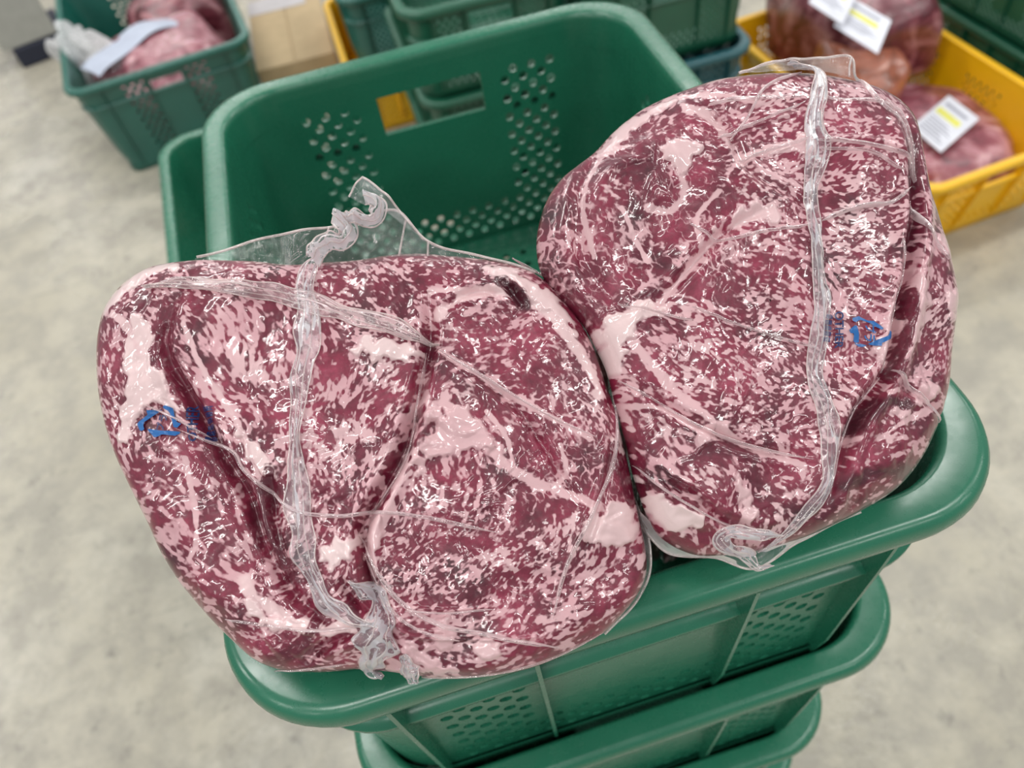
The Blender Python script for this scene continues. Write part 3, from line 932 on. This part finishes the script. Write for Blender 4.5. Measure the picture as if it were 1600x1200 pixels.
# ---- film details, left piece
ribbon(face1, 'film_seam', [(520,396,.010),(500,420,.004),(492,460),(493,520),(488,580),(484,650),(480,720),(484,790),(488,840),(500,890),(525,925),(560,955),(600,968)], 13, .0006, M_FILM_SEAM, n=190, k=11, crumple=1.3, seed=4, bulge=.0014,
       wv=[20, 18, 17, 15, 12, 11, 12, 15, 17, 18, 16, 12])
ribbon(face1, 'film_seam', [(245,462),(300,458),(350,462),(420,470),(490,482),(560,505),(620,528),(690,552)], 12, .0008, M_FILM_FOLD, n=130, k=9, crumple=.9, seed=9, bulge=.0018, wv=[4, 9, 11, 12, 14, 14, 12, 5])
ribbon(face1, 'film_seam', [(560,900),(590,925),(612,960),(600,1000),(585,1040),(600,1056,.002)], 14, .0006, M_FILM_SEAM, n=110, k=11, crumple=2.0, seed=14, bulge=.002, wv=[8, 14, 18, 20, 22, 12])
ribbon(face1, 'film_seam', [(640,1010),(640,1035),(648,1052,.003),(655,1062,.004)], 12, .0006, M_FILM_SEAM, n=60, k=9, crumple=1.6, seed=15, bulge=.002, wv=[5, 10, 15, 10])
FOLDS1 = [([(300,676),(345,694),(390,712),(404,738),(440,770),(480,798),(540,806),(600,800),(660,806),(720,818),(785,832)],3.0),([(570,835),(600,890),(640,938),(700,970),(770,985),(870,1004)],3.6),([(575,860),(610,930),(655,972),(720,992)],2.6),
          ([(690,560),(760,600),(840,650),(925,688)],2.2),([(950,570),(962,650),(950,730),(918,800),(880,880),(858,960)],3.0),([(370,960),(430,968),(500,975),(570,970)],2.6),([(660,1055),(760,1050),(860,1024),(940,985)],2.2),
          ([(430,1048),(490,1040),(550,1030)],2.4),([(670,560),(655,640),(640,720),(590,800)],2.2),([(250,640),(300,662),(350,690)],1.8),([(640,945),(700,950),(770,945)],1.8),([(800,405),(860,440),(905,490),(940,560)],2.0)]
for k, (pts, w) in enumerate(FOLDS1): fold(face1, pts, w, seed=20 + k)

# bag end standing up from the top edge of the left piece
def bag_end(face, lower, upper, name='film_flap', ruffle=.0016, seed=3, edge=.00055, edge_mat=None):
    o, V = sheet(face, name, lower, upper, M_FILM, ruffle=ruffle, seed=seed)
    tube('film_edge', V[-1], edge, edge_mat or M_FILM_EDGE, face.root)
    return V
V = bag_end(face1, [(300,418,.003),(380,424,.004),(450,430,.005),(530,428,.006),(600,424,.006),(660,422,.006),(740,424,.005),(830,438,.002)],
            [(312,406,.004),(372,388,.004),(432,370,.004),(496,362,.005),(560,352,.006),(622,340,.008),(668,386,.008),(735,402,.004),(836,428,.002)], seed=5)
for q in (26, 42, 48): tube('film_crease', V[2:, q], .00045, M_FILM_EDGE, face1.root)
# crumpled curl of the bag end
def curl(face, name, line, wid, mat, seed, n=90, k=13, amp=.0022):
    S = spline(line, n)
    T = np.gradient(S[:, :2], axis=0); T /= np.linalg.norm(T, axis=1)[:, None] + 1e-9
    N = np.stack([-T[:, 1], T[:, 0]], 1)
    nz = gnoise((k, n), 2.2, seed); q = np.linspace(0, 1, n)
    w = np.interp(q, np.linspace(0, 1, len(wid)), wid)
    V = []
    for j, c in enumerate(np.linspace(-1, 1, k)):
        off = c * w * (1 + .12 * nz[j])
        V.append(face.plane(S[:, 0] + N[:, 0] * off, S[:, 1] + N[:, 1] * off) + face.n * (S[:, 2] + amp * nz[j] + .004 * math.cos(c * 4.2) - .001)[:, None])
    V = np.array(V)
    o = attach(obj(name, mesh_np(name, V.reshape(-1, 3), grid_faces(k, n)), mat), face.root)
    for e in (0, 4, 8, -1): tube('film_edge', V[e], .00032, M_FILM_EDGE, face.root)
    return o
curl(face1, 'film_curl', [(500,424,.021),(520,402,.021),(548,396,.020),(556,378,.020),(542,366,.021),(566,362,.022),(592,366,.022),(602,350,.022),(596,338,.021),(580,332,.020)], [16, 14, 12, 14, 12, 10, 11, 12, 10, 8], M_FILM_CURL, 51)
o, V = sheet(face1, 'film_flap', [(556,332,.018),(578,344,.018),(602,346,.016),(640,372,.012)], [(574,298,.016),(586,306,.016),(612,328,.014),(664,384,.010)], M_FILM_CURL, n=40, k=10, ruffle=.0012, seed=8)
tube('film_edge', V[-1], .0005, M_FILM_EDGE, face1.root); tube('film_edge', V[:, 0], .0004, M_FILM_EDGE, face1.root)
# film lip along the lower right edge
V = bag_end(face1, [(985,760,.001),(1000,820,.002),(1004,880,.002),(985,930,.002),(940,978,.001)], [(990,770,-.004),(1014,830,-.004),(1020,885,-.004),(1000,938,-.004),(946,992,-.003)], seed=31, ruffle=.0008)

# ---- film details, right piece
ribbon(face2, 'film_seam', [(1215,124,.006),(1238,120,.006),(1258,138,.003),(1255,180),(1246,230),(1250,270),(1238,330),(1240,400),(1246,470),(1246,540),(1240,590),(1252,640),(1264,700),(1256,770),(1226,820),(1196,850),(1180,862,.002)], 12, .0006, M_FILM_SEAM, n=230, k=11, crumple=1.2, seed=64, bulge=.0016,
       wv=[9, 12, 12, 14, 11, 12, 11, 12, 11, 13, 12, 11, 10, 12, 10])
ribbon(face2, 'film_seam', [(1200,835,.004),(1165,832,.006),(1120,830,.006),(1104,842,.006),(1125,860,.008),(1150,866,.009),(1170,885,.009),(1190,880,.008)], 8, .001, M_FILM_SEAM, n=110, k=9, crumple=1.3, seed=65, bulge=.002)
FOLDS2 = [([(1250,182),(1300,184),(1350,184),(1375,200)],2.6),([(1090,196),(1140,184),(1235,178)],2.2),([(1250,250),(1310,254),(1370,266),(1400,282)],2.8),([(1255,262),(1320,268),(1380,292)],2.2),([(1250,372),(1300,354),(1360,340),(1392,316)],3.2),
          ([(1100,250),(1150,225),(1235,188)],2.2),([(1130,285),(1180,262),(1238,246)],3.0),([(1060,375),(1100,400),(1160,390),(1238,378)],2.6),([(1400,330),(1420,380),(1455,420)],3.4),([(1358,590),(1400,622),(1460,662)],3.0),
          ([(1350,592),(1362,520),(1376,450),(1370,400)],2.4),([(1345,600),(1305,650),(1290,700),(1272,760)],2.8),([(960,600),(1020,640),(1110,690),(1240,722)],2.4),([(985,728),(1030,770),(1100,810),(1190,842)],2.2),
          ([(955,490),(1000,500),(1060,520)],1.8),([(1060,500),(1140,530),(1240,560)],1.8),([(1240,130),(1180,160),(1150,210),(1120,250)],2.4),([(1330,140),(1345,180),(1390,230),(1405,290)],2.6),([(1360,180),(1395,230),(1410,300)],2.2)]
for k, (pts, w) in enumerate(FOLDS2): fold(face2, pts, w, seed=80 + k)
V = bag_end(face2, [(1150,132,.010),(1190,134,.012),(1240,136,.014),(1290,138,.012),(1340,146,.008)], [(1150,122,.004),(1196,104,.004),(1226,102,.004),(1270,102,.005),(1318,100,.005),(1332,132,.004)], seed=33, ruffle=.001)
tube('film_crease', V[1:, 58], .00045, M_FILM_EDGE, face2.root)
V = bag_end(face2, [(1000,800,.001),(1050,846,.002),(1110,858,.003),(1180,856,.004),(1250,836,.003),(1330,800,.002)], [(1004,822,-.006),(1050,866,-.006),(1120,872,-.002),(1178,888,.002),(1252,846,-.003),(1350,800,-.004)], seed=34, ruffle=.0012)

# ---- blue print on the film
def zpoly(pts, ox, oy, k=.1): return [(ox + x * k, oy + y * k) for x, y in pts]
polys_on_face(face1, 'recycling_mark', [zpoly(p, 220, 620) for p in (
    [(310,275),(560,275),(440,345),(270,450),(260,500),(285,560),(240,585),(200,570),(150,475),(190,430),(330,340)],
    [(560,235),(610,205),(750,260),(780,380),(810,460),(880,490),(820,550),(770,540),(740,460),(690,330),(660,290)],
    [(340,555),(570,590),(780,600),(870,610),(860,640),(800,670),(600,650),(520,685),(470,690),(380,600)])], M_BLUE)
text_on_face(face1, 'recycling_lettering', 'プラ', (278, 667), 17, -80, M_NAVY, sx=.8)
text_on_face(face1, 'print_lettering', 'OTHER', (324, 668), 19, -97, M_NAVY, sx=.9)
polys_on_face(face2, 'recycling_mark', [zpoly(p, 1230, 490) for p in (
    [(640,265),(740,235),(800,265),(870,300),(960,305),(1010,350),(1060,430),(1040,450),(980,400),(900,345),(820,310),(760,290),(690,325),(650,310)],
    [(600,440),(640,400),(680,370),(710,380),(735,500),(740,620),(700,625),(670,600),(665,490),(620,480)],
    [(680,630),(760,640),(840,670),(790,690),(740,680)],
    [(850,650),(960,600),(1080,560),(1110,520),(1110,480),(1150,490),(1165,540),(1150,590),(1000,660),(990,705),(930,690)])], M_BLUE)
text_on_face(face2, 'recycling_lettering', 'プラ', (1317, 539), 17, 96, M_BLUE, sx=.8)
text_on_face(face2, 'print_lettering', 'OTHER', (1275, 533), 18, 88, M_NAVY, sx=.9)
# second printed line: dense unreadable characters
def blocks(face, x0, y0, x1, y1, w, n, seed):
    rs = random.Random(seed); ps = []
    dx, dy = x1 - x0, y1 - y0
    L = math.hypot(dx, dy); ux, uy = dx / L, dy / L; nx, ny = -uy, ux
    st = L / n
    def R(a0, a1, b0, b1):
        ps.append([(x0 + ux * a + nx * b, y0 + uy * a + ny * b) for a, b in ((a0, b0), (a1, b0), (a1, b1), (a0, b1))])
    for k in range(n):
        a = k * st
        for q in (0, .27, .55): R(a + q * st, a + (q + .16) * st, -w * rs.uniform(.7, 1), w * rs.uniform(.7, 1))
        b = rs.uniform(-.5, .5) * w
        R(a, a + .72 * st, b - .12 * w, b + .14 * w); R(a + .1 * st, a + .7 * st, -w * .95, -w * .72)
    return polys_on_face(face, 'print_lettering', ps, M_NAVY, .0010)
blocks(face1, 351, 694, 347, 641, 8.5, 6, 3)
blocks(face2, 1259, 512, 1256, 553, 6.0, 5, 4)

# ------------------------------------------------------------------ background
def pack(name, size, mat, root, loc, rot=(0, 0, 0), seed=1, lump=.14, part='meat'):
    """lumpy plastic-wrapped cut of meat"""
    bm = bmesh.new(); bmesh.ops.create_icosphere(bm, subdivisions=5, radius=1.0)
    rs = np.random.default_rng(seed); ph = rs.random((5, 3)) * 6; fr = rs.uniform(1.5, 5, (5, 3))
    E = Matrix.Rotation(rot[2], 4, 'Z') @ Matrix.Rotation(rot[1], 4, 'Y') @ Matrix.Rotation(rot[0], 4, 'X')
    for v in bm.verts:
        c = v.co.copy()
        p = [math.copysign(abs(x)**.62, x) for x in c]
        k = 1 + lump * sum(math.sin(fr[i][0] * c.x + ph[i][0]) * math.sin(fr[i][1] * c.y + ph[i][1]) * math.cos(fr[i][2] * c.z + ph[i][2]) for i in range(5)) * .6
        v.co = E @ Vector((p[0] * size[0] / 2 * k, p[1] * size[1] / 2 * k, p[2] * size[2] / 2 * (k if c.z > 0 else 1)))
        v.co += Vector(loc)
    me = bpy.data.meshes.new(part); bm.to_mesh(me); bm.free()
    for f in me.polygons: f.use_smooth = True
    return obj(part, me, mat, root)

def label_card(root, c, ax, ay, w, h, lines=6):
    """paper label: card, yellow stripe, grey lines of print (world vectors)"""
    c, ax, ay = Vector(c), Vector(ax).normalized(), Vector(ay).normalized(); n = ax.cross(ay)
    def quad(nm, x0, x1, y0, y1, z0, z1, mat, par):
        V = [c + ax * x + ay * y + n * z for z in (z0, z1) for (x, y) in ((x0, y0), (x1, y0), (x1, y1), (x0, y1))]
        return obj(nm, mesh_np(nm, [tuple(v) for v in V], np.array([(3, 2, 1, 0), (4, 5, 6, 7), (0, 1, 5, 4), (1, 2, 6, 5), (2, 3, 7, 6), (3, 0, 4, 7)]), False), mat, par)
    l = quad('label', -w / 2, w / 2, -h / 2, h / 2, 0, .0012, M_WHITE, root)
    quad('label_stripe', -w * .42, w * .30, h * .06, h * .20, .0012, .0016, M_LABEL_YELLOW, l)
    for k in range(lines):
        y = -h * .05 - k * h * .066
        quad('label_print', -w * .40, w * (.15 + .2 * ((k * 7) % 3) / 2), y - h * .012, y + h * .012, .0012, .0016, M_LABEL_GREY, l)
    quad('label_print', -w * .38, w * .30, h * .30, h * .36, .0012, .0016, M_LABEL_GREY, l)
    return l

# teal-green crate with bagged meat, back left
CW, CD, CH = .53, .74, .30
rz = .13
a = at(98, 152, CH)
cx = a[0] + math.cos(rz) * CW / 2 - math.sin(rz) * CD / 2; cy = a[1] + math.sin(rz) * CW / 2 + math.cos(rz) * CD / 2
crate('stacking_crate', (cx, cy, 0), rz, M_TEAL, 'dark teal-green crate of bagged meat standing on the floor at the back left', CW, CD, CH, pitch=.0135)
def inplace(o): return o
r1 = empty('bagged_meat', (cx - .0, cy - .13, .02), rz); tag(r1, 'pinkish bagged meat with a pale paper sheet in the near half of the teal crate', 'meat', 'bagged meat in the teal crate')
pack('m', (.40, .36, .25), M_PACK, r1, (0.02, 0, .125), (0.1, 0, .2), 3)
r2 = empty('bagged_meat', (cx + .07, cy + .19, .02), rz); tag(r2, 'darker red bagged meat behind the paper sheet in the teal crate', 'meat', 'bagged meat in the teal crate')
pack('m', (.30, .28, .27), M_PACK_DARK, r2, (0, 0, .135), (0, 0, -.2), 5, .2)
def draped(root, name, nx, ny, w, h, fz, mat, rz=0.0, off=(0, 0, 0)):
    V = []
    for j in range(ny):
        for i in range(nx):
            x = (i / (nx - 1) - .5) * w; y = (j / (ny - 1) - .5) * h
            V.append((off[0] + x * math.cos(rz) - y * math.sin(rz), off[1] + x * math.sin(rz) + y * math.cos(rz), off[2] + fz(x, y)))
    return obj(name, mesh_np(name, V, grid_faces(ny, nx)), mat, root)
M_PAPER = flat('pale_blue_paper', (186, 194, 212), .5)
draped(r1, 'paper_sheet', 16, 10, .34, .10, lambda x, y: .262 - 1.0 * x * x - 2.2 * y * y + .006 * math.sin(30 * x), M_PAPER, .55, (-.04, .03, .008))
M_BAG = film_mat('milky_plastic_bag', .55, (.95, .95, .97), .25, .25)
rb = empty('plastic_bag', tuple(at(120, 75, .24)), 0.0); tag(rb, 'crumpled milky plastic bag end hanging over the left rim of the teal crate', 'bag')
pack('b', (.10, .26, .14), M_BAG, rb, (.02, -.05, -.02), (0.2, .2, .5), 9, .5, 'bag_film')

# yellow crate with labelled packs, right
YW, YD, YH = .45, .83, .21
yr = .09
a = at(1468, 300, YH)
ycx = a[0] - .03 + math.cos(yr) * YW / 2 - math.sin(yr) * YD / 2; ycy = a[1] + math.sin(yr) * YW / 2 + math.cos(yr) * YD / 2
crate('stacking_crate', (ycx, ycy, 0), yr, M_YELLOW, 'yellow crate of labelled meat packs on the floor at the right', YW, YD, YH, pitch=.011)
q1 = empty('meat_pack', (ycx + .015, ycy - .155, .02), yr); tag(q1, 'flat pink meat pack with one tilted white label in the yellow crate', 'meat', 'labelled meat packs')
pack('m', (.36, .38, .135), M_PACK, q1, (0, 0, .068), (0, 0, 0), 12, .10)
l = at(1483, 196, .172)
q1.matrix_basis = q1.matrix_basis
def to_local(root, P):
    P = Vector(P) - Vector(root.location); c, s_ = math.cos(-root.rotation_euler.z), math.sin(-root.rotation_euler.z)
    return Vector((P.x * c - P.y * s_, P.x * s_ + P.y * c, P.z))
la = at(1428, 195, .172); lb = at(1478, 153, .172); lc = at(1535, 182, .172); ld = at(1465, 243, .172)
ctr = (la + lb + lc + ld) / 4
axw = Vector(((lc - lb) + (ld - la)) / 2); ayw = Vector(((lb - la) + (lc - ld)) / 2)
rotm = Matrix.Rotation(-yr, 3, 'Z')
ax, ay = rotm @ axw, rotm @ ayw
label_card(q1, to_local(q1, ctr), ax, ay, axw.length, ayw.length)
q2 = empty('meat_pack', (ycx + .015, ycy + .19, .10), yr); tag(q2, 'bulky meat pack with two white labels piled at the far end of the yellow crate', 'meat', 'labelled meat packs')
pack('m', (.31, .42, .26), M_PACK_DARK, q2, (-.0, .04, .13), (.0, .05, .1), 22, .15)
pack('m', (.19, .22, .13), M_PACK_ORANGE, q2, (-.095, -.15, .10), (0.2, 0, -.1), 27, .12, 'fat_cap')
for (p4, zz) in (([(1302,38),(1326,-4),(1392,30),(1372,88)], .37), ([(1264,2),(1290,-42),(1342,-16),(1316,42)], .385)):
    w4 = [at(x, y, zz) for x, y in p4]
    ctr = sum(w4) / 4; axw = Vector(((w4[2] - w4[1]) + (w4[3] - w4[0])) / 2); ayw = Vector(((w4[1] - w4[0]) + (w4[2] - w4[3])) / 2)
    ax, ay = rotm @ axw, rotm @ ayw; ax.z += .0; 
    label_card(q2, to_local(q2, ctr), ax, ay, axw.length, ayw.length, 4)

# dark green stacks behind the beef crate
c0 = at(622, 30, .6)
for k in range(3):
    crate('stacking_crate', (c0[0] + .1875 + .004 * k, c0[1] + .2635, .6 - .2 * (k + 1)), .012 * k, M_GREEN_DARK,
          ['dark green crate on top of the stack behind the middle of the beef crate', 'dark green crate in the middle of the stack behind the beef crate', 'dark green crate at the foot of the stack behind the beef crate'][k], group='dark green crates behind')
c1 = at(1095, 96, .4)
bx = c1[0] - .05
for k, (m, t) in enumerate(((M_GREEN_DARK, 'dark green crate on the stack between the beef crate and the yellow crate'), (M_TEALBLUE, 'blue-green crate under a dark green one, left of the yellow crate'), (M_GREEN_DARK, 'dark green crate at the foot of the stack left of the yellow crate'))):
    crate('stacking_crate', (bx, c1[1] + .2635 + (.02 if k == 0 else 0), .6 - .2 * (k + 1)), .0, m, t, group='crates left of the yellow crate')
c2 = at(1560, 40, .3)
for k in range(2):
    crate('stacking_crate', (c2[0] + .28, c2[1] + .12, .4 - .2 * (k + 1)), .09, M_GREEN_DARK, ['upper dark green crate of the pair behind the right side of the yellow crate', 'lower dark green crate of the pair behind the right side of the yellow crate'][k], group='dark green crates far right')

# things at the top edge: cardboard box, yellow crate, teal crate, grey post
b0, b1 = at(402, 118, .12), at(548, 72, .12)
w = at(552, 78, .2)[0] + .14 - .1875 - .012 - b0[0]
cb = empty('cardboard_box', (b0[0] + w / 2, b0[1] + .27, 0)); tag(cb, 'low tan cardboard box on the floor beyond the beef crate', 'box')
obj('box_body', box_mesh('box_body', (-w / 2, -.25, 0), (w / 2, .25, .118), .004), M_CARD, cb)
for sg in (-1, 1): obj('box_flap', box_mesh('box_flap', (-w / 2 if sg < 0 else .002, -.25, .118), (-.002 if sg < 0 else w / 2, .25, .122), .001), M_CARD, cb)
wl = box_mesh('x', (-w * .5, .13, .122), (w * .3, .24, .1235)); obj('white_sheet', wl, flat('pale_grey_paper', (196, 192, 194), .7), cb)
y0 = at(552, 78, .2)
crate('stacking_crate', (y0[0] + .14, y0[1] + .12, 0), .02, M_YELLOW, 'yellow crate edge showing between the cardboard box and the teal crate', .375, .527, .2)
crate('stacking_crate', (y0[0] + .175, y0[1] + .12, .2), .0, M_TEAL, 'teal crate stacked on the yellow crate edge beyond the beef crate')
p0 = at(38, 108, 0)
ps = empty('rack_post', (p0[0], p0[1], 0), .3); tag(ps, 'grey upright rack post with a dark navy foot at the far left', 'post')
obj('foot', box_mesh('foot', (0, 0, 0), (.20, .25, .07), .006), M_NAVYFOOT, ps)
obj('upright', box_mesh('upright', (-.03, .01, .07), (.17, .24, 1.3), .006), M_GREY, ps)
